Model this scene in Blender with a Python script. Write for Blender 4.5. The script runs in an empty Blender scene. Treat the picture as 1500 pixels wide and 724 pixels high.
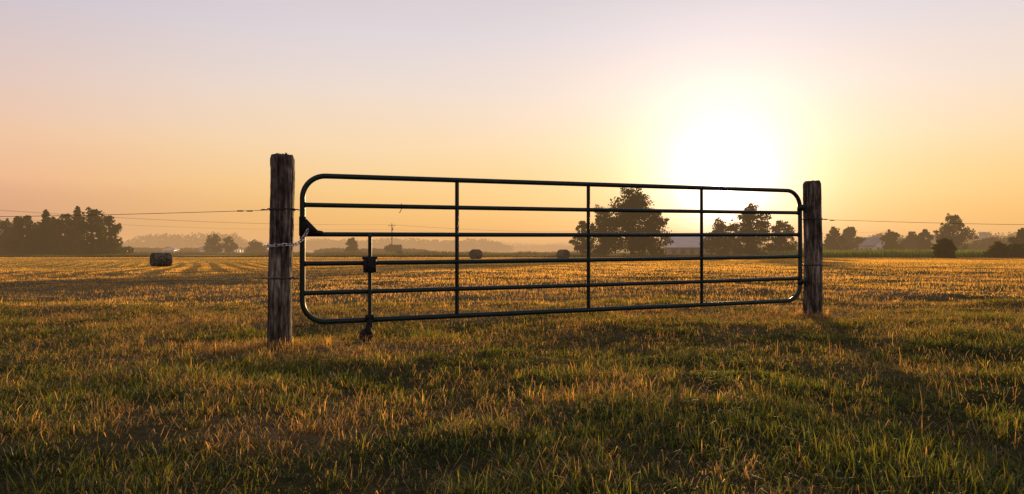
import bpy, math, random
import numpy as np
from mathutils import Vector, Matrix
rng = np.random.default_rng(7)
random.seed(7)
scene = bpy.context.scene
R = math.radians
CAMH = 0.78

# ---------------------------------------------------------------- helpers
def lin(r, g, b):
    f = lambda c: ((c/255+0.055)/1.055)**2.4 if c/255 > 0.04045 else c/255/12.92
    return (f(r), f(g), f(b), 1)
_g = np.random.default_rng(99).random((8, 256, 256))
def vnoise(x, y, scale, k=0):
    x = np.asarray(x, float)/scale + 1000.37; y = np.asarray(y, float)/scale + 1000.71
    xi = np.floor(x).astype(int); yi = np.floor(y).astype(int)
    fx = x-xi; fy = y-yi
    fx = fx*fx*(3-2*fx); fy = fy*fy*(3-2*fy)
    g = _g[k]; a = g[xi % 256, yi % 256]; b = g[(xi+1) % 256, yi % 256]
    c = g[xi % 256, (yi+1) % 256]; d = g[(xi+1) % 256, (yi+1) % 256]
    return (a*(1-fx)+b*fx)*(1-fy)+(c*(1-fx)+d*fx)*fy
def sstep(a, b, x):
    t = np.clip((x-a)/(b-a), 0, 1); return t*t*(3-2*t)
def ground_h(x, y):
    x = np.asarray(x, float); y = np.asarray(y, float)
    r = np.hypot(x, y)
    near = np.exp(-(r/45)**2)
    h = near*((vnoise(x, y, 0.4, 1)-.5)*0.06+(vnoise(x, y, 1.3, 2)-.5)*0.10+(vnoise(x, y, 5, 3)-.5)*0.08)
    h = h - 0.42*np.exp(-((x+32)/26)**2-((y-52)/22)**2)
    h = h - 0.18*sstep(50, 90, r)*(1-sstep(200, 400, r))
    h = h + 0.5*(vnoise(x, y, 160, 4)-.5)*sstep(150, 500, r)
    return h
def gh(x, y): return float(ground_h(x, y))

def mesh_tris(name, V, T, col=None, mats=(), matidx=None, smooth=False, link=True):
    me = bpy.data.meshes.new(name)
    V = np.asarray(V, np.float32); T = np.asarray(T, np.int32)
    me.vertices.add(len(V)); me.vertices.foreach_set("co", V.ravel())
    me.loops.add(T.size); me.loops.foreach_set("vertex_index", T.ravel())
    n = T.shape[1]
    me.polygons.add(len(T)); me.polygons.foreach_set("loop_start", np.arange(0, T.size, n, dtype=np.int32))
    for m in mats: me.materials.append(m)
    if matidx is not None: me.polygons.foreach_set("material_index", np.asarray(matidx, np.int32))
    if smooth is not False:
        s = np.ones(len(T), bool) if smooth is True else np.asarray(smooth)
        me.polygons.foreach_set("use_smooth", s)
    me.update(calc_edges=True)
    if col is not None:
        a = me.color_attributes.new("col", 'FLOAT_COLOR', 'POINT')
        c = np.ones((len(V), 4), np.float32); c[:, :3] = col
        a.data.foreach_set("color", c.ravel())
    ob = bpy.data.objects.new(name, me)
    if link: scene.collection.objects.link(ob)
    return ob

def tube_arrays(pts, rad, n=8, closed=False, cap=True):
    pts = [Vector(p) for p in pts]
    m = len(pts)
    if not hasattr(rad, '__len__'): rad = [rad]*m
    V = []; T = []; prev = None
    for i, p in enumerate(pts):
        if closed: t = (pts[(i+1) % m]-pts[i-1])
        else: t = (pts[min(i+1, m-1)]-pts[max(i-1, 0)])
        t.normalize()
        if prev is None:
            up = Vector((0, 0, 1)) if abs(t.z) < .9 else Vector((1, 0, 0))
            u = t.cross(up).normalized()
        else:
            u = (prev - t*prev.dot(t)).normalized()
        prev = u; v = t.cross(u)
        for k in range(n):
            a = 2*math.pi*k/n
            V.append(tuple(p+(u*math.cos(a)+v*math.sin(a))*rad[i]))
    rng_ = m if closed else m-1
    for i in range(rng_):
        j = (i+1) % m
        for k in range(n):
            k2 = (k+1) % n
            a, b, c, d = i*n+k, i*n+k2, j*n+k2, j*n+k
            T.append((a, b, c)); T.append((a, c, d))
    if cap and not closed:
        V.append(tuple(pts[0])); V.append(tuple(pts[-1])); c0 = len(V)-2; c1 = len(V)-1
        for k in range(n):
            k2 = (k+1) % n
            T.append((c0, k2, k)); T.append((c1, (m-1)*n+k, (m-1)*n+k2))
    return V, T
class Builder:
    def __init__(s): s.V = []; s.T = []; s.n = 0
    def add(s, V, T):
        V = np.asarray(V, float).reshape(-1, 3); T = np.asarray(T, int).reshape(-1, 3)
        s.V.append(V); s.T.append(T+s.n); s.n += len(V)
    def tube(s, *a, **k): s.add(*tube_arrays(*a, **k))
    def box(s, c, size, M=None):
        import bmesh
        x, y, z = [d/2 for d in size]
        b = min(x, y, z)*0.12
        bm = bmesh.new(); bmesh.ops.create_cube(bm, size=1)
        for v in bm.verts: v.co = Vector((v.co.x*2*x, v.co.y*2*y, v.co.z*2*z))
        bmesh.ops.bevel(bm, geom=bm.edges[:], offset=b, segments=1, affect='EDGES')
        bmesh.ops.triangulate(bm, faces=bm.faces[:])
        M = M or Matrix.Identity(3)
        V = [tuple(M @ v.co + Vector(c)) for v in bm.verts]
        T = [[v.index for v in f.verts] for f in bm.faces]
        bm.free(); s.add(V, T)
    def make(s, name, mats, parent=None, smooth=False, col=None):
        ob = mesh_tris(name, np.concatenate(s.V), np.concatenate(s.T), mats=mats, smooth=smooth, col=col)
        if smooth:
            try:
                ob.data.set_sharp_from_angle(angle=R(40))
            except Exception: pass
        if parent: ob.parent = parent
        return ob
def empty(name, loc=(0, 0, 0)):
    e = bpy.data.objects.new(name, None); scene.collection.objects.link(e); e.location = loc
    e.empty_display_size = .2
    return e

# ---------------------------------------------------------------- materials
def new_mat(name):
    m = bpy.data.materials.new(name); m.use_nodes = True
    nt = m.node_tree; nt.nodes.clear()
    out = nt.nodes.new('ShaderNodeOutputMaterial')
    return m, nt, out
def noise_mat(name, c1, c2, scale=5, rough=.8, bump=.2, stretch=(1, 1, 1), metallic=0, bscale=None, bdist=.01, spec=.3):
    m, nt, out = new_mat(name)
    N = nt.nodes.new; L = nt.links.new
    tc = N('ShaderNodeTexCoord'); mp = N('ShaderNodeMapping'); mp.inputs['Scale'].default_value = stretch
    L(tc.outputs['Object'], mp.inputs[0])
    nz = N('ShaderNodeTexNoise'); nz.inputs['Scale'].default_value = scale; nz.inputs['Detail'].default_value = 7
    L(mp.outputs[0], nz.inputs[0])
    rp = N('ShaderNodeValToRGB'); rp.color_ramp.elements[0].position = .32; rp.color_ramp.elements[1].position = .7
    rp.color_ramp.elements[0].color = (*c1, 1); rp.color_ramp.elements[1].color = (*c2, 1)
    L(nz.outputs[0], rp.inputs[0])
    b = N('ShaderNodeBsdfPrincipled'); b.inputs['Roughness'].default_value = rough; b.inputs['Metallic'].default_value = metallic
    b.inputs['Specular IOR Level'].default_value = spec
    L(rp.outputs[0], b.inputs['Base Color'])
    if bump:
        n2 = N('ShaderNodeTexNoise'); n2.inputs['Scale'].default_value = bscale or scale*3; n2.inputs['Detail'].default_value = 6
        L(mp.outputs[0], n2.inputs[0])
        bp = N('ShaderNodeBump'); bp.inputs['Strength'].default_value = bump; bp.inputs['Distance'].default_value = bdist
        L(n2.outputs[0], bp.inputs['Height']); L(bp.outputs[0], b.inputs['Normal'])
    L(b.outputs[0], out.inputs[0])
    return m
def leaf_mat(name, trans=.45, tint=(1.5, 1.35, .6), gloss=0.0):
    m, nt, out = new_mat(name)
    N = nt.nodes.new; L = nt.links.new
    a = N('ShaderNodeAttribute'); a.attribute_name = 'col'
    d = N('ShaderNodeBsdfDiffuse'); t = N('ShaderNodeBsdfTranslucent')
    mul = N('ShaderNodeMix'); mul.data_type = 'RGBA'; mul.blend_type = 'MULTIPLY'; mul.inputs[0].default_value = 1
    L(a.outputs['Color'], mul.inputs[6]); mul.inputs[7].default_value = (*tint, 1)
    L(a.outputs['Color'], d.inputs[0]); L(mul.outputs[2], t.inputs[0])
    mx = N('ShaderNodeMixShader'); mx.inputs[0].default_value = trans
    L(d.outputs[0], mx.inputs[1]); L(t.outputs[0], mx.inputs[2])
    last = mx
    if gloss:
        g = N('ShaderNodeBsdfGlossy'); g.inputs['Roughness'].default_value = .45; g.inputs[0].default_value = (1, 1, 1, 1)
        m2 = N('ShaderNodeMixShader'); m2.inputs[0].default_value = gloss
        L(mx.outputs[0], m2.inputs[1]); L(g.outputs[0], m2.inputs[2]); last = m2
    L(last.outputs[0], out.inputs[0])
    return m
M_grass = leaf_mat('grass_blades', .62, (2.0, 1.5, .6), .02)
M_leaf = leaf_mat('foliage', .3, (1.4, 1.3, .6))
M_bark = noise_mat('bark', (.03, .022, .015), (.08, .06, .045), 6, .9, .5, (1, 1, .2), bdist=.05)
M_wire = noise_mat('galvanised_wire', (.06, .05, .045), (.14, .12, .11), 30, .5, 0, metallic=.7)
M_chain = noise_mat('zinc_chain', (.45, .45, .47), (.7, .7, .72), 40, .3, .1, metallic=.9, bdist=.001)
M_black = noise_mat('black_iron', (.004, .004, .004), (.016, .014, .012), 30, .6, .15, metallic=.2, bdist=.001)
M_rubber = noise_mat('rubber', (.012, .012, .012), (.04, .035, .03), 30, .8, .3, bdist=.003)
M_white = noise_mat('white_siding', (.5, .48, .45), (.72, .7, .67), 1.5, .7, .1)
M_darkwin = noise_mat('window_glass', (.02, .025, .03), (.05, .055, .06), 3, .15, 0)
M_roof = noise_mat('metal_roof', (.16, .15, .15), (.26, .24, .23), 1.2, .5, .1)
M_barnroof = noise_mat('galvanised_barn_roof', (.42, .40, .38), (.6, .57, .54), 1.2, .45, .1, (8, .4, .4))
M_barnw = noise_mat('barn_boards', (.16, .11, .09), (.30, .22, .17), 1.5, .85, .3, (6, 6, .4))
M_conc = noise_mat('silo_concrete', (.28, .26, .24), (.42, .4, .37), 2, .85, .2)

def gate_paint():
    m, nt, out = new_mat('green_gate_enamel'); N = nt.nodes.new; L = nt.links.new
    tc = N('ShaderNodeTexCoord')
    nz = N('ShaderNodeTexNoise'); nz.inputs['Scale'].default_value = 9; nz.inputs['Detail'].default_value = 8
    L(tc.outputs['Object'], nz.inputs[0])
    rp = N('ShaderNodeValToRGB'); e = rp.color_ramp.elements
    e[0].position = .3; e[0].color = (.003, .011, .008, 1); e[1].position = .62; e[1].color = (.006, .021, .015, 1)
    x = e.new(.75); x.color = (.03, .03, .02, 1)
    L(nz.outputs[0], rp.inputs[0])
    n2 = N('ShaderNodeTexNoise'); n2.inputs['Scale'].default_value = 60; L(tc.outputs['Object'], n2.inputs[0])
    mr = N('ShaderNodeMapRange'); mr.inputs['To Min'].default_value = .25; mr.inputs['To Max'].default_value = .55
    L(n2.outputs[0], mr.inputs[0])
    b = N('ShaderNodeBsdfPrincipled'); L(rp.outputs[0], b.inputs['Base Color']); L(mr.outputs[0], b.inputs['Roughness'])
    b.inputs['Specular IOR Level'].default_value = .3
    bp = N('ShaderNodeBump'); bp.inputs['Strength'].default_value = .1; bp.inputs['Distance'].default_value = .002
    L(n2.outputs[0], bp.inputs['Height']); L(bp.outputs[0], b.inputs['Normal'])
    L(b.outputs[0], out.inputs[0]); return m
M_gate = gate_paint()

def post_wood():
    m, nt, out = new_mat('weathered_post_wood'); N = nt.nodes.new; L = nt.links.new
    tc = N('ShaderNodeTexCoord'); mp = N('ShaderNodeMapping'); mp.inputs['Scale'].default_value = (1, 1, .09)
    L(tc.outputs['Object'], mp.inputs[0])
    gr = N('ShaderNodeTexNoise'); gr.inputs['Scale'].default_value = 36; gr.inputs['Detail'].default_value = 9; gr.inputs['Roughness'].default_value = .72
    L(mp.outputs[0], gr.inputs[0])
    rp = N('ShaderNodeValToRGB'); e = rp.color_ramp.elements
    e[0].position = .38; e[0].color = (.012, .010, .008, 1); e[1].position = .67; e[1].color = (.48, .42, .35, 1)
    x = e.new(.51); x.color = (.13, .108, .086, 1)
    L(gr.outputs[0], rp.inputs[0])
    pt = N('ShaderNodeTexNoise'); pt.inputs['Scale'].default_value = 6; pt.inputs['Detail'].default_value = 6; L(tc.outputs['Object'], pt.inputs[0])
    mx = N('ShaderNodeMix'); mx.data_type = 'RGBA'; mx.blend_type = 'MULTIPLY'; mx.inputs[0].default_value = .9
    r2 = N('ShaderNodeValToRGB'); r2.color_ramp.elements[0].position = .37; r2.color_ramp.elements[0].color = (.24, .23, .22, 1)
    r2.color_ramp.elements[1].position = .61; r2.color_ramp.elements[1].color = (1.0, .98, .95, 1)
    L(pt.outputs[0], r2.inputs[0]); L(rp.outputs[0], mx.inputs[6]); L(r2.outputs[0], mx.inputs[7])
    b = N('ShaderNodeBsdfPrincipled'); b.inputs['Roughness'].default_value = .85; b.inputs['Specular IOR Level'].default_value = .2
    L(mx.outputs[2], b.inputs['Base Color'])
    bp = N('ShaderNodeBump'); bp.inputs['Strength'].default_value = 1; bp.inputs['Distance'].default_value = .012
    L(gr.outputs[0], bp.inputs['Height']); L(bp.outputs[0], b.inputs['Normal'])
    L(b.outputs[0], out.inputs[0]); return m
M_post = post_wood()

def ground_mat():
    m, nt, out = new_mat('field_soil_and_thatch'); N = nt.nodes.new; L = nt.links.new
    tc = N('ShaderNodeTexCoord')
    a = N('ShaderNodeAttribute'); a.attribute_name = 'col'
    n1 = N('ShaderNodeTexNoise'); n1.inputs['Scale'].default_value = 14; n1.inputs['Detail'].default_value = 10; n1.inputs['Roughness'].default_value = .7
    L(tc.outputs['Object'], n1.inputs[0])
    mr = N('ShaderNodeMapRange'); mr.inputs['From Min'].default_value = .3; mr.inputs['From Max'].default_value = .7
    mr.inputs['To Min'].default_value = .45; mr.inputs['To Max'].default_value = 1.35
    L(n1.outputs[0], mr.inputs[0])
    n3 = N('ShaderNodeTexNoise'); n3.inputs['Scale'].default_value = .15; n3.inputs['Detail'].default_value = 6; L(tc.outputs['Object'], n3.inputs[0])
    m3 = N('ShaderNodeMapRange'); m3.inputs['From Min'].default_value = .3; m3.inputs['From Max'].default_value = .7
    m3.inputs['To Min'].default_value = .75; m3.inputs['To Max'].default_value = 1.2
    L(n3.outputs[0], m3.inputs[0])
    mm = N('ShaderNodeMath'); mm.operation = 'MULTIPLY'; L(mr.outputs[0], mm.inputs[0]); L(m3.outputs[0], mm.inputs[1])
    vm = N('ShaderNodeVectorMath'); vm.operation = 'SCALE'; L(a.outputs['Color'], vm.inputs[0]); L(mm.outputs[0], vm.inputs['Scale'])
    d = N('ShaderNodeBsdfDiffuse'); L(vm.outputs[0], d.inputs[0])
    bp = N('ShaderNodeBump'); bp.inputs['Strength'].default_value = .8; bp.inputs['Distance'].default_value = .03
    L(n1.outputs[0], bp.inputs['Height']); L(bp.outputs[0], d.inputs['Normal'])
    L(d.outputs[0], out.inputs[0]); return m
M_ground = ground_mat()

# ---------------------------------------------------------------- ground sheet
STRAW = np.array([.58, .40, .17]); GOLD = np.array([.72, .50, .16]); GREEN = np.array([.066, .108, .019])
LP = (-1.899, 5.584); RP = (3.396, 7.70)
def straw_frac(x, y):
    f = .08+.62*sstep(4.6, 12.0, y)+.10*sstep(-1, -4, x-0.3*y)
    f = f+(vnoise(x, y, .33, 5)-.5)*.5+(vnoise(x, y, 1.0, 0)-.5)*.45+(vnoise(x, y, 3.5, 6)-.5)*.3
    for p, s in ((LP, .65), (RP, .55), ((-.9, 2.9), .3), ((2.6, 4.4), .36), ((.6, 3.6), .25)):
        f = f+.45*np.exp(-((x-p[0])/(.9*s*1.6))**2-((y-p[1]+.05)/(s*.8))**2)
    f = f+.25*(vnoise(x, y, 18, 7)-.5)*sstep(15, 30, y)
    return np.clip(f, .02, .95)
def row_mod(x, y):
    u = (x*0.90+y*0.44)+.6*np.sin((y-x)*.05)
    return .5+.5*np.sin(u*2*np.pi/1.25)
def far_color(x, y):
    c = np.outer(np.ones_like(x), np.array([.50, .36, .12]))
    k = sstep(.3, .7, vnoise(x, y*.35, 30, 6))[:, None]
    c = c*(1-k)+np.array([.34, .27, .08])*k
    k = sstep(120, 170, y)[:, None]
    c = c*(1-k)+(np.array([.34, .25, .10]))*k
    return c
NG = 430
bb = math.asinh(4000/3.); u = np.linspace(-1, 1, NG)
gx = 3*np.sinh(bb*u)+.5; gy = 3*np.sinh(bb*u)+4.5
X, Y = np.meshgrid(gx, gy); xf = X.ravel(); yf = Y.ravel()
zf = ground_h(xf, yf)
idx = np.arange(NG*NG).reshape(NG, NG)
Q = np.stack([idx[:-1, :-1], idx[:-1, 1:], idx[1:, 1:], idx[1:, :-1]], -1).reshape(-1, 4)
sf = straw_frac(xf, yf)[:, None]
cn = (np.array([.034, .034, .013])*(1-sf)+np.array([.20, .145, .07])*sf)
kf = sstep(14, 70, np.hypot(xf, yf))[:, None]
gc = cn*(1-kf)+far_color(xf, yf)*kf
ground = mesh_tris('hay_field_ground', np.stack([xf, yf, zf], 1), Q, col=gc, mats=[M_ground], smooth=True)

# ---------------------------------------------------------------- grass
def blades(x, y, L, W, az, lean, col, seg=2, z0=None):
    n = len(x); z = ground_h(x, y)-.008 if z0 is None else z0
    dx = np.cos(az); dy = np.sin(az); px = -dy; py = dx
    P = np.stack([x, y, z], 1)
    D = np.stack([dx, dy, np.zeros(n)], 1); S = np.stack([px, py, np.zeros(n)], 1)*(W/2)[:, None]
    up = np.array([0, 0, 1.])
    if seg == 2:
        a1 = lean*.45; a2 = np.minimum(lean*1.5, 2.0)
        M1 = P+D*(L*.5*np.sin(a1))[:, None]+up*(L*.5*np.cos(a1))[:, None]
        T1 = M1+D*(L*.5*np.sin(a2))[:, None]+up*(L*.5*np.cos(a2))[:, None]
        V = np.stack([P-S, P+S, M1+S*.8, M1-S*.8, T1], 1).reshape(-1, 3)
        b = (np.arange(n)*5)[:, None, None]
        T = (b+np.array([[0, 1, 2], [0, 2, 3], [3, 2, 4]])[None]).reshape(-1, 3)
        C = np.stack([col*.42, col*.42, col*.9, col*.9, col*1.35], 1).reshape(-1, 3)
    else:
        T1 = P+D*(L*np.sin(lean))[:, None]+up*(L*np.cos(lean))[:, None]
        V = np.stack([P-S, P+S, T1], 1).reshape(-1, 3)
        T = (np.arange(n)*3)[:, None]+np.array([[0, 1, 2]])
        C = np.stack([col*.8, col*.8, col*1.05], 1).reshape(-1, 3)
    return V, T, C
def blade_color(x, y, n, extra=0):
    s = straw_frac(x, y)+extra
    dry = rng.random(n) < s
    g = GREEN*(.45+1.0*rng.random((n, 1)))+np.array([.10, .055, 0])*(rng.random((n, 1))**2.2)
    st = STRAW*(.35+.75*rng.random((n, 1)))
    st[:, 2] *= (.7+.7*rng.random(n))
    return np.where(dry[:, None], st, g), dry
parts = []
def addpart(p): parts.append(p)
n = 340000
yy = 1.25+(10.5-1.25)*rng.random(n)**.72; xx = (rng.random(n)*2-1)*(yy*.93+.6)
c, dry = blade_color(xx, yy, n)
hn = .35+1.35*sstep(.35, .8, vnoise(xx, yy, .35, 0)*.5+vnoise(xx, yy, 1.2, 3)*.5)
Lb = (.024+.038*rng.random(n))*hn*np.where(dry, .9, 1.2)
lean = np.where(dry, .6+1.0*rng.random(n), .25+1.25*rng.random(n))
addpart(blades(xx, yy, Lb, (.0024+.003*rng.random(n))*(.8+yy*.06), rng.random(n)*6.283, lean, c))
n = 56000
yy = 1.3+(9-1.3)*rng.random(n)**.8; xx = (rng.random(n)*2-1)*(yy*.93+.6)
keep = rng.random(n) < .08+1.4*straw_frac(xx, yy)**1.2; xx = xx[keep]; yy = yy[keep]; n = len(xx)
c = STRAW*(.35+.75*rng.random((n, 1)))
addpart(blades(xx, yy, .04+.09*rng.random(n), .0016+.002*rng.random(n), rng.random(n)*6.283, 1.25+.35*rng.random(n), c, z0=ground_h(xx, yy)+.006+.03*rng.random(n)))
def tufts(nt, r0, r1, per, hmin, hmax, wmul, seg, dryx=0, xspan=.93, lo=.38, hi=.62):
    ty = np.sqrt(rng.random(nt)*(r1**2-r0**2)+r0**2); tx = (rng.random(nt)*2-1)*(ty*xspan+.6)
    k = vnoise(tx, ty, 1.1, 2)*.6+vnoise(tx, ty, 3.1, 4)*.4
    kp = rng.random(nt) < sstep(lo, hi, k)+.1
    tx = tx[kp]; ty = ty[kp]; nt = len(tx)
    H = hmin+(hmax-hmin)*rng.random(nt)**2.2
    rad = .55*H+.015
    tx2 = np.repeat(tx, per); ty2 = np.repeat(ty, per); H2 = np.repeat(H, per); rd = np.repeat(rad, per)
    n = nt*per
    a = rng.random(n)*6.283; rr = rd*np.sqrt(rng.random(n))
    x = tx2+rr*np.cos(a); y = ty2+rr*np.sin(a)
    c, dry = blade_color(x, y, n, dryx)
    base = np.repeat(.5+.8*rng.random(nt), per)[:, None]
    Lb = H2*(.4+.7*rng.random(n))
    lean = .2+1.25*rng.random(n)*(.4+rr/rd)
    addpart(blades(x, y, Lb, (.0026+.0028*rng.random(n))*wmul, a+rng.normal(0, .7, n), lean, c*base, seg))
tufts(7500, 1.3, 9.5, 28, .04, .11, 1.0, 2, -.1)
tufts(420, 1.3, 5.5, 44, .07, .15, 1.05, 2, -.06)
tufts(2200, 8, 24, 22, .05, .11, 2.0, 2)
n = 1200
yy = np.sqrt(rng.random(n)*(5**2-1.4**2)+1.4**2); xx = (rng.random(n)*2-1)*(yy*.93+.6)
kp = rng.random(n) < sstep(.45, .8, vnoise(xx, yy, .8, 7)); xx = xx[kp]; yy = yy[kp]; n = len(xx)
addpart(blades(xx, yy, .06+.12*rng.random(n), .0014+.0012*rng.random(n), rng.random(n)*6.283, .1+.9*rng.random(n), STRAW*(.5+.5*rng.random((n, 1)))))
for p in (LP, RP):
    n = 500; a = rng.random(n)*6.283; rr = .10+.10*rng.random(n)
    x = p[0]+rr*np.cos(a); y = p[1]+rr*np.sin(a); c, _ = blade_color(x, y, n)
    addpart(blades(x, y, .04+.08*rng.random(n), .003+.003*rng.random(n), rng.random(n)*6.283, .1+.9*rng.random(n), c))
n = 390000
D = 9.5+(120-9.5)*rng.random(n)**1.2
xx = (rng.random(n)*2-1)*(D*.9+1.0); yy = D
c, dry = blade_color(xx, yy, n)
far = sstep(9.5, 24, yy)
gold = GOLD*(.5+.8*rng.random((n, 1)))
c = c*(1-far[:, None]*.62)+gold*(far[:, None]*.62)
patch = .7+.5*sstep(.3, .7, vnoise(xx, yy*.5, 6, 1)*.5+vnoise(xx, yy*.6, 1.7, 2)*.5)
lf = sstep(-8, -15, xx)*sstep(16, 26, yy)*sstep(75, 55, yy)
rm = row_mod(xx, yy)
c = c*patch[:, None]*(1-.66*lf*(1-sstep(.2, .75, rm)))[:, None]
marg = sstep(72, 80, yy)*(1-sstep(92, 98, yy))
c = c*(1-marg[:, None]*.45)
hn = .5+.9*vnoise(xx, yy, 1.2, 3)
Lb = (.032+.04*rng.random(n))*hn*(1+D*.006)*(1-.5*lf*(1-rm))
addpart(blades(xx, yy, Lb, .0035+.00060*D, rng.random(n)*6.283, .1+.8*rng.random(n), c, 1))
off = 0; VV = []; TT = []; CC = []
for V, T, C in parts:
    VV.append(V); TT.append(T+off); CC.append(C); off += len(V)
grass = mesh_tris('meadow_grass', np.concatenate(VV), np.concatenate(TT), col=np.clip(np.concatenate(CC), 0, .8), mats=[M_grass])
print('grass verts', off)

def strip(name, x0, x1, y0, y1, n, h, w, base, jag=.5):
    x = x0+(x1-x0)*rng.random(n); y = y0+(y1-y0)*rng.random(n)
    hh = h*(.6+.5*rng.random(n))*(1-jag+2*jag*vnoise(x, y, 6, 5))
    c = np.array(base)*(.55+.9*rng.random((n, 1)))
    z = ground_h(x, y)-.05
    V, T, C = blades(x, y, hh, w*(.6+.8*rng.random(n)), rng.random(n)*6.283, .05+.5*rng.random(n), c, 2, z0=z)
    return mesh_tris(name, V, T, col=C, mats=[M_leaf])
strip('crop_field', 44, 210, 98, 128, 60000, 1.25, .16, (.13, .18, .03), .12)
strip('field_margin_weeds', -170, 42, 104, 110, 36000, .45, .14, (.10, .10, .03), .5)
strip('roadside_verge', -260, 300, 168, 180, 30000, .9, .3, (.09, .09, .03), .5)

# ---------------------------------------------------------------- trees
def leaf_cloud(cen, rad, n, size, flat=.8):
    wgt = rad**2/np.sum(rad**2)
    k = rng.choice(len(cen), n, p=wgt)
    d = rng.normal(size=(n, 3)); d /= np.linalg.norm(d, axis=1)[:, None]
    r = rad[k]*(rng.random(n)**.4)*(1+.15*rng.normal(size=n))
    P = cen[k]+d*r[:, None]*np.array([1, 1, flat])
    return P, k
def quads(P, size):
    n = len(P)
    a = rng.normal(size=(n, 3)); a /= np.linalg.norm(a, axis=1)[:, None]
    b = rng.normal(size=(n, 3)); b -= a*(a*b).sum(1)[:, None]; b /= np.linalg.norm(b, axis=1)[:, None]
    s = (size*(.55+.8*rng.random(n)))[:, None]
    V = np.stack([P-a*s, P-b*s*.6, P+a*s, P+b*s*.6], 1).reshape(-1, 3)
    T = ((np.arange(n)*4)[:, None, None]+np.array([[0, 1, 2], [0, 2, 3]])[None]).reshape(-1, 3)
    return V, T
def finish_tree(name, wood, P, size, col):
    V1 = np.concatenate(wood.V); T1 = np.concatenate(wood.T)
    V2, T2 = quads(P, size)
    C = np.concatenate([np.ones((len(V1), 3))*.05, np.repeat(col, 4, axis=0)])
    V = np.concatenate([V1, V2]); T = np.concatenate([T1, T2+len(V1)])
    mi = np.concatenate([np.zeros(len(T1), int), np.ones(len(T2), int)])
    return mesh_tris(name, V, T, col=C, mats=[M_bark, M_leaf], matidx=mi)
def broad_tree(name, x, y, H, Rc, bare=.22, nl=7000, size=.17, lobes=26, base=(.035, .05, .014), seed=0, lean=0, top=1.0, gap=1.0):
    rs = np.random.default_rng(seed)
    nl = int(nl*1.35)
    z0 = gh(x, y)-.1
    w = Builder()
    tr = H*.022+.05
    path = []; cx = x; cy = y
    nseg = 8; topz = H*.78
    for i in range(nseg+1):
        t = i/nseg
        path.append((cx+lean*t*H+rs.normal()*.012*H*t, cy+rs.normal()*.012*H*t, z0+t*topz))
    w.tube(path, [tr*(1.25 if i == 0 else 1)*(1-.82*i/nseg) for i in range(nseg+1)], n=8)
    cen = []; rad = []
    zb = H*bare; hc = H-zb
    for i in range(lobes):
        t = (i+.5)/lobes
        zz = zb+hc*(t*.92+.02)
        prof = (math.sin(math.pi*min(1, (t**.8)*.9+.10))**.55)*top
        a = i*2.4+rs.normal()*.5
        rr = Rc*prof*(.12+.72*rs.random())
        lr = Rc*(.22+.20*rs.random())*(.55+.45*prof)
        c = (x+lean*H*t+rr*math.cos(a), y+rr*math.sin(a), z0+min(zz, H-lr*.6)+rs.normal()*.03*H)
        cen.append(c); rad.append(lr)
        ti = min(nseg-1, max(1, int((zz*.62)/topz*nseg))); p0 = Vector(path[ti]); p1 = Vector(c)
        mid = p0.lerp(p1, .5)+Vector((0, 0, .06*H))
        r0 = tr*.38*(1-.5*t)
        w.tube([p0, p0.lerp(mid, .6), mid, p1], [r0, r0*.8, r0*.55, r0*.15], n=5)
        for q in range(3):
            d = Vector(rs.normal(size=3)); d.normalize()
            w.tube([mid.lerp(p1, .4+.2*q), p1+d*lr*.9], [r0*.35, r0*.08], n=4)
    for i in range(lobes*3):
        j = rs.integers(0, lobes); d = rs.normal(size=3); d /= np.linalg.norm(d)
        cen.append(tuple(np.array(cen[j])+d*rad[j]*1.1)); rad.append(rad[j]*(.2+.25*rs.random()))
    cen = np.array(cen); rad = np.array(rad)
    P, k = leaf_cloud(cen, rad, nl, size)
    P[:, 2] = np.maximum(P[:, 2], z0+.15)
    keep = (vnoise(P[:, 0]+P[:, 1]*.5, P[:, 2], Rc*.10, 6)) > .27*gap
    P = P[keep]; k = k[keep]
    lum = (.55+.9*rs.random(len(cen)))[k]*(.6+.8*rng.random(len(P)))
    col = np.array(base)*lum[:, None]
    return finish_tree(name, w, P, size*np.ones(len(P)), col)
def conifer(name, x, y, H, Rc, nl=5000, size=.16, seed=0, base=(.02, .032, .013)):
    rs = np.random.default_rng(seed); z0 = gh(x, y)-.1
    w = Builder(); w.tube([(x, y, z0), (x, y, z0+H*.5), (x, y, z0+H*.98)], [H*.02, H*.012, .02], n=7)
    P = []; nb = 70
    per = nl//nb
    for i in range(nb):
        t = (i+.5)/nb; zz = H*(.06+.92*t); L = Rc*(1-t)**.75*(.7+.45*rs.random())+.15; a = i*2.399+rs.normal()*.3
        tip = Vector((x+L*math.cos(a), y+L*math.sin(a), z0+zz-L*.22)); p0 = Vector((x, y, z0+zz))
        w.tube([p0, tip], [.04, .01], n=4)
        s = rng.random(per)**.7
        q = np.array(p0)+(np.array(tip)-np.array(p0))*s[:, None]+rng.normal(size=(per, 3))*np.array([.12, .12, .10])*(L*.9+.25)
        P.append(q)
    P = np.concatenate(P); col = np.array(base)*(.5+1.0*rng.random((len(P), 1)))
    return finish_tree(name, w, P, size*np.ones(len(P)), col)
def at(tanb, d): return tanb*d, d

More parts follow.
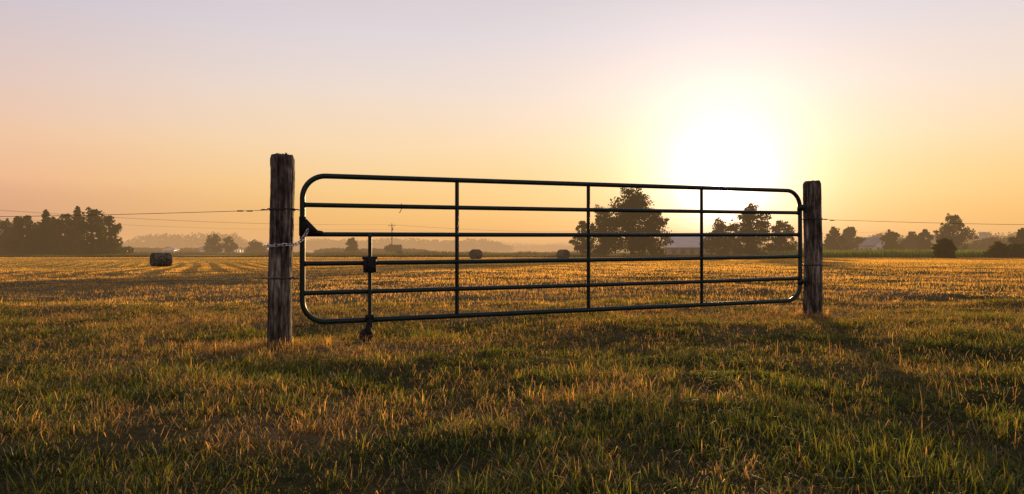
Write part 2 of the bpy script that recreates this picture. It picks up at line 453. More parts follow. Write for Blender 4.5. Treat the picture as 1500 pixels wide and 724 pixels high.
x, y = at(.176, 112); broad_tree('maple_tree', x, y, 11.1, 5.6, .08, 12000, .20, 40, seed=3)
x, y = at(.135, 116); broad_tree('maple_tree', x, y, 8.8, 3.9, .06, 6500, .19, 22, seed=5)
x, y = at(.103, 120); broad_tree('maple_tree', x, y, 6.8, 2.4, .1, 3000, .18, 14, seed=6)
x, y = at(.205, 114); broad_tree('maple_tree', x, y, 8.4, 3.2, .06, 5200, .18, 20, seed=8)
x, y = at(.349, 118); broad_tree('ash_tree', x, y, 9.2, 3.9, .08, 7000, .19, 26, seed=11, gap=1.2)
x, y = at(.302, 122); broad_tree('ash_tree', x, y, 7.2, 3.0, .05, 4200, .18, 18, seed=12, gap=1.1)
x, y = at(.392, 120); broad_tree('ash_tree', x, y, 6.6, 3.2, .04, 5000, .18, 18, seed=13)
x, y = at(.325, 124); broad_tree('ash_tree', x, y, 5.6, 3.2, .03, 4200, .18, 16, seed=14)
for tb, d, H, Rc, s in ((-.742, 125, 7.0, 3.0, 21), (-.712, 118, 7.2, 2.9, 22), (-.655, 120, 7.6, 3.2, 25), (-.615, 119, 8.4, 3.5, 26), (-.590, 122, 7.2, 3.0, 27), (-.69, 128, 6.6, 3.2, 28), (-.635, 128, 7.0, 3.2, 29)):
    x, y = at(tb, d); broad_tree('maple_tree', x, y, H, Rc, .04, 5600, .2, 22, seed=s)
for tb, d, H, Rc, s in ((-.683, 119, 8.4, 2.0, 31), (-.637, 123, 9.3, 2.3, 32), (-.725, 122, 7.4, 1.9, 33), (-.672, 124, 7.4, 2.1, 34)):
    x, y = at(tb, d); conifer('spruce_tree', x, y, H, Rc, 4600, .17, seed=s)
for tb, d, H, Rc, s in ((-.437, 190, 5.8, 3.0, 41), (-.415, 195, 5.0, 2.6, 42), (-.378, 200, 3.8, 3.4, 43), (-.235, 180, 4.4, 2.6, 44), (-.172, 190, 2.8, 3.0, 45)):
    x, y = at(tb, d); broad_tree('field_tree', x, y, H, Rc, .03, 3000, .26, 14, seed=s)
for tb, d, H, Rc, s in ((.645, 140, 8.5, 3.9, 51), (.472, 150, 6.0, 3.0, 52), (.497, 160, 7.0, 2.8, 53), (.555, 150, 5.6, 2.5, 55), (.603, 150, 6.0, 2.1, 56), (.585, 158, 5.2, 2.8, 57), (.747, 120, 5.0, 1.9, 58), (.80, 125, 6.5, 3, 59)):
    x, y = at(tb, d); broad_tree('oak_tree', x, y, H, Rc, .08, 5000, .22, 20, seed=s)
for tb, d, H, Rc, s in ((.633, 92, 2.8, 1.7, 61), (.712, 95, 2.4, 1.6, 62), (.74, 96, 2.0, 2.0, 63)):
    x, y = at(tb, d); broad_tree('round_shrub', x, y, H, Rc, .02, 5000, .11, 26, seed=s, gap=.6)

def treeline(name, segs, base, k=240):
    P = []; C = []; S = []
    w = Builder()
    for (t0, t1, d, hmin, hmax, sp) in segs:
        L = (t1-t0)*d; m = max(3, int(L/sp*1.5))
        for i in range(m):
            tb = t0+(t1-t0)*(i+rng.random())/m; dd = d*(1+.06*rng.random()); x = tb*dd
            env = float(vnoise(x, 0, sp*7, 3))*.7+float(vnoise(x, 5, sp*2.2, 4))*.45
            edge = min(1, (i+1)/(m*.12+1), (m-i)/(m*.12+1))
            H = (hmin+(hmax-hmin)*max(0, min(1, env)))*(.45+.55*edge); r = sp*(.8+.5*rng.random())
            d3 = rng.normal(size=(k, 3)); d3 /= np.linalg.norm(d3, axis=1)[:, None]
            q = d3*(rng.random((k, 1))**.4)*np.array([r, r, H*.52])+np.array([x, dd, H*.48])
            q[:, 2] = np.maximum(q[:, 2], .1)
            q[:, 0] += .2*r*np.sin(q[:, 2]*1.7+i)
            P.append(q); S.append(np.full(k, r*.2)); C.append(np.array(base)*(.6+.5*rng.random())*(.6+.8*rng.random((k, 1))))
            w.tube([(x, dd, -.3), (x, dd, H*.7)], [.3, .12], n=4)
    P = np.concatenate(P); S = np.concatenate(S); C = np.concatenate(C)
    return finish_tree(name, w, P, S, C)
treeline('distant_woods', [(-.568, -.385, 520, 12, 16, 4.5), (-.33, -.005, 600, 9, 14, 5), (-.02, .14, 900, 7, 12, 7),
                           (-1.1, -.62, 420, 7, 12, 4.5), (.14, .47, 520, 5, 9, 4.5), (-.8, 1.0, 1300, 12, 22, 12), (.45, 1.2, 300, 7, 11, 3.8)], (.04, .045, .018))
treeline('hedgerow', [(.455, .60, 185, 3.0, 5.5, 2.2), (.655, .95, 170, 3.0, 5.0, 2.2), (-.60, -.36, 260, 1.2, 2.4, 2), (-.29, -.12, 240, 1.0, 2.2, 2), (.30, .45, 175, 1.0, 2.6, 1.8), (-.80, -.57, 135, 1.5, 3.4, 1.8)], (.035, .045, .015), 170)

# ---------------------------------------------------------------- posts
def make_post(name, x, y, r0, r1, h, seed, lean=(0, 0), flare=0.01):
    rs = np.random.default_rng(seed); n = 64; m = 70
    V = []; T = []
    z0 = gh(x, y)-.35
    tot = h+.35
    ph = rs.random(6)*6.28
    cracks = [(rs.random()*6.28, rs.random()*.7, .35+.5*rs.random()) for _ in range(14)]
    for i in range(m+1):
        t = i/m; z = t*tot
        rr = r0+(r1-r0)*t+flare*math.exp(-(z-.35)*6 if z > .35 else 0)
        topb = max(0, (z-(tot-.025))/.025); rr *= (1-.10*topb**2)
        for k in range(n):
            a = 2*math.pi*k/n
            rad = rr*(1+.035*math.sin(a*2+ph[0]+t*1.5)+.025*math.sin(a*3+ph[1]-t*3)+.012*math.sin(a*7+ph[2]+t*5)+.012*math.sin(t*22+ph[3]+a))
            for (ca, cs, cl) in cracks:
                da = (a-ca-.15*math.sin(t*6)+math.pi) % (2*math.pi)-math.pi
                if cs < t < cs+cl: rad -= rr*.11*math.exp(-(da/.06)**2)
            rad += rr*.010*rs.normal()
            V.append((rad*math.cos(a)+lean[0]*z+.006*math.sin(t*7+ph[4]), rad*math.sin(a)+lean[1]*z, z+(.006*math.sin(a*2+ph[5])+.006*rs.normal() if i == m else 0)))
    for i in range(m):
        for k in range(n):
            k2 = (k+1) % n; T.append((i*n+k, i*n+k2, (i+1)*n+k2)); T.append((i*n+k, (i+1)*n+k2, (i+1)*n+k))
    prev = m*n
    for q, f in enumerate((.75, .45, .18)):
        st = len(V)
        for k in range(n):
            p = V[m*n+k]; cxx = lean[0]*tot; V.append((cxx+(p[0]-cxx)*f, lean[1]*tot+(p[1]-lean[1]*tot)*f, tot+.008+.003*rs.normal()))
        for k in range(n):
            k2 = (k+1) % n; T.append((prev+k, prev+k2, st+k2)); T.append((prev+k, st+k2, st+k))
        prev = st
    V.append((lean[0]*tot, lean[1]*tot, tot+.008)); c = len(V)-1
    for k in range(n): T.append((prev+k, prev+(k+1) % n, c))
    ob = mesh_tris(name, V, T, mats=[M_post], smooth=True)
    try: ob.data.set_sharp_from_angle(angle=R(50))
    except Exception: pass
    ob.location = (x, y, z0)
    return ob
lp = make_post('wooden_gate_post', LP[0], LP[1], .094, .099, 1.558-gh(*LP), 1, lean=(.010, 0))
rp = make_post('wooden_gate_post', RP[0], RP[1], .094, .094, 1.56-gh(*RP), 2, lean=(-.003, 0))
make_post('wooden_fence_post', -7.6, 5.9, .075, .07, 1.4, 3)
make_post('wooden_fence_post', 9.6, 8.4, .075, .07, 1.4, 4)

# ---------------------------------------------------------------- gate
A = Vector((-1.734, 5.65, 0)); B = Vector((3.22, 7.63, 0)); GD = (B-A); GL = GD.length; GU = GD.normalized(); GN = Vector((GU.y, -GU.x, 0))
def zb(s): return .187+(.230-.187)*s/GL
def zt(s): return 1.407+(1.452-1.407)*s/GL
def gp(s, f, off=0):
    p = A+GU*s; return Vector((p.x, p.y, zb(s)+(zt(s)-zb(s))*f))+GN*off
gate = empty('tube_farm_gate', A)
def parent_keep(ob, par):
    ob.parent = par; ob.matrix_parent_inverse = par.matrix_world.inverted()
bpy.context.view_layer.update()
b = Builder(); pts = []
cr = .185; crz = cr/1.22
def arc(cs, cz, a0, a1):
    for i in range(11):
        a = a0+(a1-a0)*i/10
        pts.append(gp(cs+cr*math.cos(a), cz+crz*math.sin(a)))
arc(cr, 1-crz, math.pi, math.pi/2)
for i in range(1, 20): pts.append(gp(cr+(GL-2*cr)*i/20, 1))
arc(GL-cr, 1-crz, math.pi/2, 0)
arc(GL-cr, crz, 0, -math.pi/2)
for i in range(1, 20): pts.append(gp(GL-cr-(GL-2*cr)*i/20, 0))
arc(cr, crz, -math.pi/2, -math.pi)
b.tube(pts, .0225, n=14, closed=True)
parent_keep(b.make('outer_frame', [M_gate], smooth=True), gate)
for k, f in enumerate((.8, .6, .4, .2)):
    b = Builder(); sag = [gp(.015+(GL-.03)*i/12, f)-Vector((0, 0, .004*math.sin(math.pi*i/12))) for i in range(13)]
    b.tube(sag, .0195, n=12)
    parent_keep(b.make('horizontal_rail_%d' % (k+1), [M_gate], smooth=True), gate)
Mx = Matrix((GU, GN, Vector((0, 0, 1)))).transposed()
for k, f in enumerate((.25, .5, .75)):
    b = Builder(); s = GL*f
    c = gp(s, .5, 0); b.box(c, (.034, .012, zt(s)-zb(s)+.01), Mx)
    b.box(gp(s, .5, .010), (.013, .012, zt(s)-zb(s)), Mx)
    for j in range(6):
        p = gp(s, j/5, 0)
        b.tube([p-GN*.030, p+GN*.030], [.007, .007], n=6)
    parent_keep(b.make('vertical_brace_%d' % (k+1), [M_gate], smooth=True), gate)
b = Builder()
for f in (.8, .6, .4, .2):
    for s in (.0235, GL-.0235):
        b.tube([gp(s-.005, f), gp(s+.006, f)], [.026, .021], n=10)
parent_keep(b.make('weld_beads', [M_gate], smooth=True), gate)
s = GL*.1025
b = Builder()
q = lambda z, off=.045, ds=0: Vector(((A+GU*(s+ds)).x, (A+GU*(s+ds)).y, z))+GN*off
b.tube([q(.915), q(.16)], .0165, n=12)
b.tube([q(.915), q(.93)], [.0165, .006], n=12)
parent_keep(b.make('wheel_post', [M_gate], smooth=True), gate)
b = Builder()
b.box(q(.665, .03), (.10, .085, .10), Mx); b.box(q(.722, .035), (.125, .05, .022), Mx); b.box(q(.608, .035), (.105, .05, .02), Mx)
b.box(q(.665, .078, .0), (.05, .012, .14), Mx)
for ds in (-.035, .035):
    for dz in (-.03, .03):
        b.tube([q(.665+dz, .06, ds), q(.665+dz, .09, ds)], .009, n=6)
b.box(q(.22, .03), (.07, .06, .04), Mx)
b.tube([q(.20, .045), q(.13, .045)], .024, n=10)
parent_keep(b.make('wheel_clamp', [M_black], smooth=False), gate)
b = Builder()
for o in (-.032, .032):
    b.box(q(.105, .045+o, -.012), (.03, .006, .11), Mx)
b.box(q(.158, .045, -.006), (.045, .07, .012), Mx)
parent_keep(b.make('wheel_fork', [M_black]), gate)
b = Builder(); wc = q(.066, .045, -.03)
ring = [wc+GU*(.040*math.cos(a))+Vector((0, 0, .040*math.sin(a))) for a in np.linspace(0, 2*math.pi, 25)[:-1]]
b.tube(ring, .020, n=10, closed=True)
b.tube([wc-GN*.02, wc+GN*.02], .028, n=14); b.tube([wc-GN*.042, wc+GN*.042], .008, n=8)
parent_keep(b.make('wheel', [M_rubber], smooth=True), gate)
b = Builder()
def prism(poly, o0, o1):
    V = [gp(sx, 0, o0)*1 for sx, z in poly]+[gp(sx, 0, o1) for sx, z in poly]
    for i, (sx, z) in enumerate(poly): V[i].z = z; V[i+len(poly)].z = z
    n = len(poly); T = []
    for i in range(1, n-1): T += [(0, i, i+1), (n, n+i+1, n+i)]
    for i in range(n):
        j = (i+1) % n; T += [(i, n+i, n+j), (i, n+j, j)]
    b.add([tuple(v) for v in V], T)
prism([(-.012, 1.06), (.03, 1.045), (.125, .945), (.155, .915), (.06, .905), (-.012, .90)], .022, .030)
prism([(.10, .955), (.16, .945), (.16, .91), (.10, .915)], -.02, .045)
b.tube([gp(0, .59), gp(0, .72)], .029, n=12)
for sx, z in ((.03, 1.0), (.03, .94), (.085, .93)):
    p = gp(sx, 0, .02); p.z = z; b.tube([p, p+GN*.022], .009, n=6)
parent_keep(b.make('latch_bracket', [M_black]), gate)
for hn_, f in (('hinge_top', .845), ('hinge_bottom', .17)):
    b = Builder(); p = gp(GL, f)
    b.tube([p-Vector((0, 0, .035)), p+Vector((0, 0, .035))], .031, n=12)
    pe = p+GU*.075
    b.box(p+GU*.045, (.07, .02, .035), Mx)
    b.tube([pe-Vector((0, 0, .05)), pe+Vector((0, 0, .045))], .011, n=8)
    b.tube([pe-Vector((0, 0, .04)), pe+GU*.06-Vector((0, 0, .04))], .011, n=8)
    b.tube([p+GN*.03, p+GN*.05], .01, n=6)
    parent_keep(b.make(hn_, [M_gate]), gate)
b = Builder(); s0 = GL*.155; p = gp(s0, .8)
b.tube([p+Vector((0, 0, .024)), p+GN*.026, p-Vector((0, 0, .026)), p-Vector((.01, 0, .05)), p-Vector((.022, 0, .055))], .003, n=5)
parent_keep(b.make('twine_loop', [M_black], smooth=True), gate)

# ---------------------------------------------------------------- chain
def chain(path, pitch=.030):
    b = Builder(); P = [Vector(p) for p in path]
    seg = [(P[i+1]-P[i]).length for i in range(len(P)-1)]; tot = sum(seg); n = int(tot/pitch)
    def ev(d):
        for i, l in enumerate(seg):
            if d <= l or i == len(seg)-1: return P[i].lerp(P[i+1], min(1, d/l)), (P[i+1]-P[i]).normalized()
            d -= l
    for i in range(n):
        c, t = ev((i+.5)*tot/n)
        up = Vector((0, 0, 1)); u = t.cross(up).normalized(); v = t.cross(u).normalized()
        side = (u+v*.6).normalized() if i % 2 else (v-u*.6).normalized()
        lnk = []
        for a in np.linspace(0, 2*math.pi, 17)[:-1]:
            ca, sa = math.cos(a), math.sin(a)
            lnk.append(c+t*(ca*.010+math.copysign(.0115, ca)*min(1, abs(ca)*3))+side*(sa*.0125))
        b.tube(lnk, .0037, n=6, closed=True)
    return b
cz = .825; pr = .112
pc = Vector((LP[0]+.012, LP[1], 0))
path = [pc+Vector((pr*math.cos(a), pr*math.sin(a), cz-.006*math.sin(a*2))) for a in np.linspace(R(100), R(345), 22)]
pl = path[-1]; pe = gp(.04, .63, .05)
for i in range(1, 9):
    t = i/8; path.append(pl.lerp(pe, t)-Vector((0, 0, .028*math.sin(math.pi*t))))
ch = chain(path).make('steel_chain', [M_chain], smooth=True)

# ---------------------------------------------------------------- fence wires
def wrap(b, c, r, z, turns=2.3):
    P = [Vector((c[0]+r*math.cos(a), c[1]+r*math.sin(a), z+.005*a/6.28)) for a in np.linspace(0, turns*6.283, int(turns*26))]
    b.tube(P, .0036, n=5)
    for sgn in (-1, 1):
        p = Vector((c[0]+r*sgn, c[1]-.02, z)); b.tube([p, p+Vector((.03*sgn, -.01, .004)), p+Vector((.05*sgn, -.012, -.002))], .005, n=5)
fw = empty('wire_fence')
def wires(nm, c, zs, end, side):
    b = Builder()
    for z in zs:
        wrap(b, (c[0]+.012 if side < 0 else c[0]-.003, c[1]), .109 if side < 0 else .102, z)
        p0 = Vector((c[0]+side*.1, c[1], z)); p1 = Vector((*end, z-.0))
        pts = [p0.lerp(p1, i/14)-Vector((0, 0, .05*math.sin(math.pi*i/14))) for i in range(15)]
        b.tube(pts, .0022, n=5)
        p2 = p1+Vector((side*9, .3, 0)); b.tube([p1.lerp(p2, i/8)-Vector((0, 0, .05*math.sin(math.pi*i/8))) for i in range(9)], .0022, n=4)
    o = b.make(nm, [M_wire], smooth=True); o.parent = fw
wires('wires_west', LP, (1.115, .555), (-7.6, 5.83), -1)
wires('wires_east', RP, (1.135, .62), (9.6, 8.33), 1)
b = Builder()
for d in (.22, .30):
    p = Vector((LP[0]-d, LP[1], 1.108)); b.tube([p, p-Vector((.05, 0, 0))], .006, n=6)
p = Vector((RP[0]+.2, RP[1]+.02, 1.128)); b.tube([p, p+Vector((.05, 0, 0))], .006, n=6)
b.make('wire_splices', [M_wire]).parent = fw

# ---------------------------------------------------------------- hay bales
def bale_mat():
    m, nt, out = new_mat('hay_bale'); N = nt.nodes.new; L = nt.links.new
    tc = N('ShaderNodeTexCoord'); sp = N('ShaderNodeSeparateXYZ'); L(tc.outputs['Object'], sp.inputs[0])
    l = N('ShaderNodeVectorMath'); l.operation = 'LENGTH'; cb = N('ShaderNodeCombineXYZ')
    L(sp.outputs[1], cb.inputs[1]); L(sp.outputs[2], cb.inputs[2]); L(cb.outputs[0], l.inputs[0])
    nz = N('ShaderNodeTexNoise'); nz.inputs['Scale'].default_value = 8; nz.inputs['Detail'].default_value = 8; L(tc.outputs['Object'], nz.inputs[0])
    ad = N('ShaderNodeMath'); ad.operation = 'MULTIPLY_ADD'; L(l.outputs['Value'], ad.inputs[0]); ad.inputs[1].default_value = 70
    m2 = N('ShaderNodeMath'); m2.operation = 'MULTIPLY'; L(nz.outputs[0], m2.inputs[0]); m2.inputs[1].default_value = 9
    L(m2.outputs[0], ad.inputs[2]); sn = N('ShaderNodeMath'); sn.operation = 'SINE'; L(ad.outputs[0], sn.inputs[0])
    mr = N('ShaderNodeMapRange'); mr.inputs['From Min'].default_value = -1; L(sn.outputs[0], mr.inputs[0])
    mm = N('ShaderNodeMath'); mm.operation = 'MULTIPLY'; L(mr.outputs[0], mm.inputs[0]); L(nz.outputs[0], mm.inputs[1])
    rp_ = N('ShaderNodeValToRGB'); rp_.color_ramp.elements[0].color = (.035, .032, .024, 1); rp_.color_ramp.elements[1].color = (.16, .14, .09, 1)
    rp_.color_ramp.elements[1].position = .6
    L(mm.outputs[0], rp_.inputs[0]); b_ = N('ShaderNodeBsdfPrincipled'); b_.inputs['Roughness'].default_value = .95; b_.inputs['Specular IOR Level'].default_value = .1
    L(rp_.outputs[0], b_.inputs['Base Color'])
    L(b_.outputs[0], out.inputs[0]); return m
M_bale = bale_mat()
def bale(x, y, r, w, rz, seed):
    rs = np.random.default_rng(seed); n = 44; prof = []
    for t in np.linspace(0, 1, 7): prof.append((-w/2-.02+.03*t**2, r*t*.97))
    prof += [(-w/2+.05, r*.995)]+[(-w/2+.05+(w-.1)*i/8, r*(1+.012*math.sin(i*1.9))) for i in range(1, 8)]+[(w/2-.05, r*.995)]
    for t in np.linspace(1, 0, 7): prof.append((w/2+.02-.03*t**2, r*t*.97))
    V = []; T = []
    for i, (px_, rr) in enumerate(prof):
        for k in range(n):
            a = 2*math.pi*k/n; q = rr*(1+.012*math.sin(a*3+seed)+.008*rs.normal())
            z = q*math.sin(a); z = max(z, -r*.93)-0
            V.append((px_+.012*rs.normal(), q*math.cos(a)*1.02, z))
    for i in range(len(prof)-1):
        for k in range(n):
            k2 = (k+1) % n; T.append((i*n+k, i*n+k2, (i+1)*n+k2)); T.append((i*n+k, (i+1)*n+k2, (i+1)*n+k))
    for j in range(260):
        a = rs.random()*6.28; xx_ = (rs.random()-.5)*w*.96; d = Vector((rs.normal()*.5, math.cos(a)+rs.normal()*.5, math.sin(a)+rs.normal()*.5)).normalized()
        p = Vector((xx_, r*.99*math.cos(a), max(-r*.9, r*.99*math.sin(a)))); s_ = d.cross(Vector((1, 0, .1))).normalized()*.008
        c = len(V); V += [tuple(p-s_), tuple(p+s_), tuple(p+d*(.03+.05*rs.random()))]; T.append((c, c+1, c+2))
    o = mesh_tris('round_hay_bale', V, T, mats=[M_bale], smooth=True); o.location = (x, y, gh(x, y)+r*.93); o.rotation_euler = (0, 0, R(rz)); return o
bale(-.514*54, 54, .56, 1.36, 44, 1)
bale(-.053*80, 80, .60, 1.1, 55, 2)
bale(.075*80, 80, .58, 1.1, -50, 3)
bale(-.165*150, 150, .62, 1.2, 20, 4)

# ---------------------------------------------------------------- buildings
def poly_obj(name, verts, faces, mat, parent):
    me = bpy.data.meshes.new(name); me.from_pydata(verts, [], faces); me.materials.append(mat); me.update()
    o = bpy.data.objects.new(name, me); scene.collection.objects.link(o); o.parent = parent; return o
def building(name, x, y, w, l, wall, prof, rz, matw, matr, wins, door):
    e = empty(name, (x, y, gh(x, y)-.1)); e.rotation_euler = (0, 0, R(rz))
    hw = w/2; hl = l/2
    out = [(-hw, 0), (-hw, wall)]+[(-hw*f, z) for f, z in prof]; out += [(-a, z) for a, z in reversed(out) if a != 0]
    n = len(out)
    V = [(a, -hl, z) for a, z in out]+[(a, hl, z) for a, z in out]
    F = [list(range(n))[::-1], list(range(n, 2*n))]+[[0, 1, n+1, n], [n-2, n-1, 2*n-1, 2*n-2]]
    poly_obj('walls', V, F, matw, e)
    rl = [(-hw-.3, wall-.15)]+[(-hw*f*1.02, z+.12) for f, z in prof]; rl += [(-a, z) for a, z in reversed(rl) if abs(a) > 1e-6]
    m = len(rl); V = []
    for yy_ in (-hl-.35, hl+.35):
        V += [(a, yy_, z) for a, z in rl]+[(a, yy_, z+.12) for a, z in rl]
    F = []
    for i in range(m-1):
        F += [[m+i, m+i+1, 3*m+i+1, 3*m+i], [i, 2*m+i, 2*m+i+1, i+1], [i, i+1, m+i+1, m+i], [2*m+i, 3*m+i, 3*m+i+1, 2*m+i+1]]
    F += [[0, m, 3*m, 2*m], [m-1, 3*m-1, 4*m-1, 2*m-1]]
    poly_obj('roof', V, F, matr, e)
    b = Builder()
    for (fx, z, ww, hh) in wins:
        b.box((fx*hw, -hl-.02, z), (ww, .08, hh))
    for t in (-.6, -.2, .2, .6): b.box((-hw-.02, t*hl, wall*.55), (.08, .9, 1.0)); b.box((hw+.02, t*hl, wall*.55), (.08, .9, 1.0))
    b.make('windows', [M_darkwin], parent=e)
    b = Builder(); b.box((door[0]*hw, -hl-.03, door[2]/2), (door[1], .1, door[2])); b.make('door', [matr], parent=e)
    b = Builder()
    for (fx, z, ww, hh) in wins: b.box((fx*hw, -hl-.05, z-hh/2-.06), (ww+.2, .14, .09)); b.box((fx*hw, -hl-.05, z+hh/2+.06), (ww+.2, .14, .09))
    b.make('window_trim', [M_white], parent=e)
x, y = at(.263, 140)
building('barn', x, y, 7.0, 9, 1.9, [(.98, 2.0), (.66, 3.6), (0, 4.4)], 62, M_barnw, M_barnroof, [(0, 3.1, .8, .8), (-.6, 1.2, .7, .8), (.6, 1.2, .7, .8)], (0, 2.4, 1.9))
x, y = at(.527, 165)
building('farmhouse', x, y, 5, 6, 2.3, [(1, 2.35), (0, 4.2)], 20, M_white, M_roof, [(-.5, 1.4, .8, 1), (.5, 1.4, .8, 1), (0, 3.0, .6, .7)], (0, .9, 1.9))
x, y = at(-.745, 140)
building('farmhouse', x, y, 5, 7, 2.3, [(1, 2.35), (0, 4.1)], -25, M_white, M_roof, [(-.5, 1.4, .8, 1), (.5, 1.4, .8, 1), (0, 3.0, .6, .7)], (0, .9, 1.9))
for tb, d, w_, l_, rz in ((-.575, 250, 5, 9, 75), (-.425, 250, 6, 14, 80), (-.50, 250, 4, 5, 10)):
    x, y = at(tb, d)
    building('farm_shed', x, y, w_, l_, 1.6, [(1, 1.65), (0, 2.5)], rz, M_white, M_roof, [(-.5, .9, .8, .7), (.5, .9, .8, .7)], (0, 1.6, 1.4))
x, y = at(.691, 240); e = empty('silo', (x, y, gh(x, y)-.1)); b = Builder(); Hs = 6.6; rs_ = 1.6
b.tube([(0, 0, 0), (0, 0, Hs)], rs_, n=28)
for z in np.arange(.4, Hs, .5): b.tube([(0, 0, z), (0, 0, z+.08)], rs_+.03, n=28)
b.make('silo_barrel', [M_conc], parent=e, smooth=True)
b = Builder(); b.tube([(0, 0, Hs+.0+rs_*.75*math.sin(a)) for a in np.linspace(0.01, 1.5, 8)], [(rs_+.06)*math.cos(a) for a in np.linspace(0.01, 1.5, 8)], n=28)
b.make('silo_dome', [M_roof], parent=e, smooth=True)
b = Builder(); b.box((0, -rs_-.25, Hs/2), (.6, .5, Hs)); b.make('silo_chute', [M_conc], parent=e)

poles = [(-.95*100, 96), (-.176*190, 190), (.17*235, 235), (.548*260, 260)]
tops = []
for (x, y) in poles:
    z = gh(x, y); Hh = 8.6; e = empty('utility_pole', (x, y, z)); b = Builder()
    b.tube([(0, 0, -.3), (0, 0, Hh)], [.17, .11], n=10); b.box((0, 0, Hh-.6), (2.0, .12, .14))
    b.make('pole', [M_bark], parent=e)
    b = Builder()
    for dx in (-.9, .9, 0): b.tube([(dx, 0, Hh-.53 if dx else Hh), (dx, 0, Hh-.33 if dx else Hh+.2)], [.05, .03], n=8)
    b.tube([(.22, .1, Hh-1.9), (.22, .1, Hh-1.1)], .16, n=10)
    b.make('insulators_and_transformer', [M_conc], parent=e)
    tops.append(Vector((x, y, z+Hh)))
b = Builder()
for i in range(len(tops)-1):
    for dx, dz in ((-.9, -.3), (.9, -.3), (0, -1.6)):
        p0 = tops[i]+Vector((dx, 0, dz)); p1 = tops[i+1]+Vector((dx, 0, dz))
        b.tube([p0.lerp(p1, t/20)-Vector((0, 0, 1.2*math.sin(math.pi*t/20))) for t in range(21)], .014, n=4)
b.make('power_lines', [M_black])

# ---------------------------------------------------------------- morning haze (volume over the far fields, its emission stands in for scattered sunlight)
m, nt, out = new_mat('glowing_haze_volume')
ab = nt.nodes.new('ShaderNodeVolumeAbsorption'); ab.inputs['Color'].default_value = (0, 0, 0, 1)
em = nt.nodes.new('ShaderNodeEmission'); DEN = .0018
ab.inputs['Density'].default_value = DEN
em.inputs['Color'].default_value = (.80, .45, .20, 1); em.inputs['Strength'].default_value = DEN
ad = nt.nodes.new('ShaderNodeAddShader'); nt.links.new(ab.outputs[0], ad.inputs[0]); nt.links.new(em.outputs[0], ad.inputs[1])
nt.links.new(ad.outputs[0], out.inputs['Volume'])
V = [(sx*3500, yy_, zz) for sx in (-1, 1) for yy_ in (60, 3600) for zz in (-6, 16)]
hz = poly_obj('emissive_haze', V, [[0, 1, 3, 2], [4, 6, 7, 5], [0, 4, 5, 1], [2, 3, 7, 6], [0, 2, 6, 4], [1, 5, 7, 3]], m, None)

# ---------------------------------------------------------------- sky & sun
SAZ = R(17.2); SEL = R(5.1)
S = Vector((math.sin(SAZ)*math.cos(SEL), math.cos(SAZ)*math.cos(SEL), math.sin(SEL)))
w = bpy.data.worlds.new("World"); scene.world = w; w.use_nodes = True
nt = w.node_tree; nt.nodes.clear(); N = nt.nodes.new; L = nt.links.new
out = N('ShaderNodeOutputWorld')
sky = N('ShaderNodeTexSky'); sky.sky_type = 'NISHITA'; sky.sun_disc = False; sky.sun_elevation = SEL; sky.sun_rotation = SAZ
bg1 = N('ShaderNodeBackground'); bg1.inputs[1].default_value = .006; L(sky.outputs[0], bg1.inputs[0])
tc = N('ShaderNodeTexCoord'); nm = N('ShaderNodeVectorMath'); nm.operation = 'NORMALIZE'; L(tc.outputs['Generated'], nm.inputs[0])
sp = N('ShaderNodeSeparateXYZ'); L(nm.outputs[0], sp.inputs[0])
dt = N('ShaderNodeVectorMath'); dt.operation = 'DOT_PRODUCT'; L(nm.outputs[0], dt.inputs[0]); dt.inputs[1].default_value = S
nz = N('ShaderNodeTexNoise'); nz.inputs['Scale'].default_value = 3.2; nz.inputs['Detail'].default_value = 4
mp = N('ShaderNodeMapping'); mp.inputs['Scale'].default_value = (1, 1, 7); mp.inputs['Rotation'].default_value = (0, R(4), 0)
L(nm.outputs[0], mp.inputs[0]); L(mp.outputs[0], nz.inputs[0])
sh = N('ShaderNodeMath'); sh.operation = 'MULTIPLY_ADD'; L(nz.outputs[0], sh.inputs[0]); sh.inputs[1].default_value = .03; L(sp.outputs[2], sh.inputs[2])
sb = N('ShaderNodeMath'); sb.operation = 'SUBTRACT'; L(sh.outputs[0], sb.inputs[0]); sb.inputs[1].default_value = .015
def ramp(stops):
    r = N('ShaderNodeValToRGB'); e = r.color_ramp.elements
    e[0].position = stops[0][0]; e[0].color = lin(*stops[0][1]); e[1].position = stops[-1][0]; e[1].color = lin(*stops[-1][1])
    for p, c in stops[1:-1]: x = e.new(p); x.color = lin(*c)
    L(sb.outputs[0], r.inputs[0]); return r
rA = ramp([(0, (192, 132, 118)), (.03, (194, 142, 128)), (.06, (218, 160, 138)), (.09, (242, 184, 150)), (.14, (243, 198, 168)), (.2, (230, 200, 190)), (.3, (208, 197, 206)), (.55, (170, 168, 188)), (1, (130, 138, 168))])
rB = ramp([(0, (248, 176, 90)), (.04, (252, 194, 110)), (.09, (255, 211, 140)), (.15, (253, 221, 178)), (.22, (243, 223, 208)), (.3, (228, 217, 220)), (.45, (198, 194, 204)), (1, (135, 142, 170))])
mr = N('ShaderNodeMapRange'); mr.interpolation_type = 'SMOOTHSTEP'; mr.inputs['From Min'].default_value = .48; mr.inputs['From Max'].default_value = .90; L(dt.outputs['Value'], mr.inputs[0])
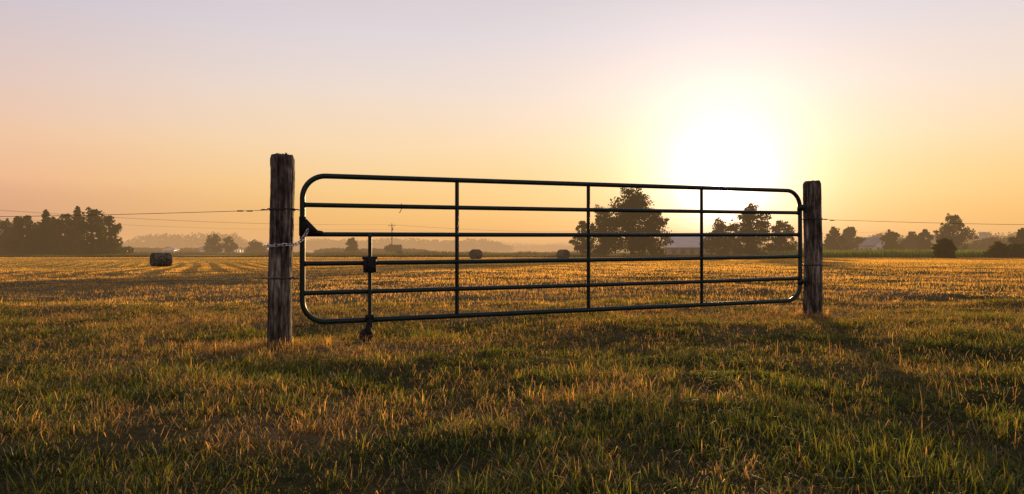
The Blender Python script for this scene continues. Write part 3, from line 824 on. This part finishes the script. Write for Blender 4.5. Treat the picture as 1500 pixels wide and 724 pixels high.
mx = N('ShaderNodeMix'); mx.data_type = 'RGBA'; L(mr.outputs[0], mx.inputs[0]); L(rA.outputs[0], mx.inputs[6]); L(rB.outputs[0], mx.inputs[7])
last = mx.outputs[2]
mxd = N('ShaderNodeMath'); mxd.operation = 'MAXIMUM'; L(dt.outputs['Value'], mxd.inputs[0]); mxd.inputs[1].default_value = 0
for p, k, c in ((25000, 14.0, (1, .95, .85)), (1400, 2.6, (1, .90, .76)), (260, 1.1, (1, .86, .78)), (70, .36, (1, .79, .72)), (18, .10, (1, .74, .58))):
    pw = N('ShaderNodeMath'); pw.operation = 'POWER'; L(mxd.outputs[0], pw.inputs[0]); pw.inputs[1].default_value = p
    sc = N('ShaderNodeMath'); sc.operation = 'MULTIPLY'; L(pw.outputs[0], sc.inputs[0]); sc.inputs[1].default_value = k
    vs = N('ShaderNodeVectorMath'); vs.operation = 'SCALE'; vs.inputs[0].default_value = c; L(sc.outputs[0], vs.inputs['Scale'])
    va = N('ShaderNodeVectorMath'); va.operation = 'ADD'; L(last, va.inputs[0]); L(vs.outputs[0], va.inputs[1]); last = va.outputs[0]
bg2 = N('ShaderNodeBackground'); bg2.inputs[1].default_value = .95; L(last, bg2.inputs[0])
ads = N('ShaderNodeAddShader'); L(bg1.outputs[0], ads.inputs[0]); L(bg2.outputs[0], ads.inputs[1]); L(ads.outputs[0], out.inputs[0])

sl = bpy.data.lights.new('sun', 'SUN'); sl.energy = 7.5; sl.angle = R(.6); sl.color = (1, .65, .30)
so = bpy.data.objects.new('sun', sl); scene.collection.objects.link(so); so.rotation_euler = S.to_track_quat('Z', 'Y').to_euler(); so.location = (20, 60, 12)

# ---------------------------------------------------------------- camera
cd = bpy.data.cameras.new('camera'); cam = bpy.data.objects.new('camera', cd); scene.collection.objects.link(cam)
cd.sensor_width = 36; cd.lens = 24; cd.clip_end = 9000; cd.clip_start = .05
cam.location = (0, 0, CAMH); cam.rotation_euler = (R(90.34), 0, 0); scene.camera = cam
scene.view_settings.view_transform = 'Standard'; scene.view_settings.look = 'None'; scene.view_settings.exposure = 0
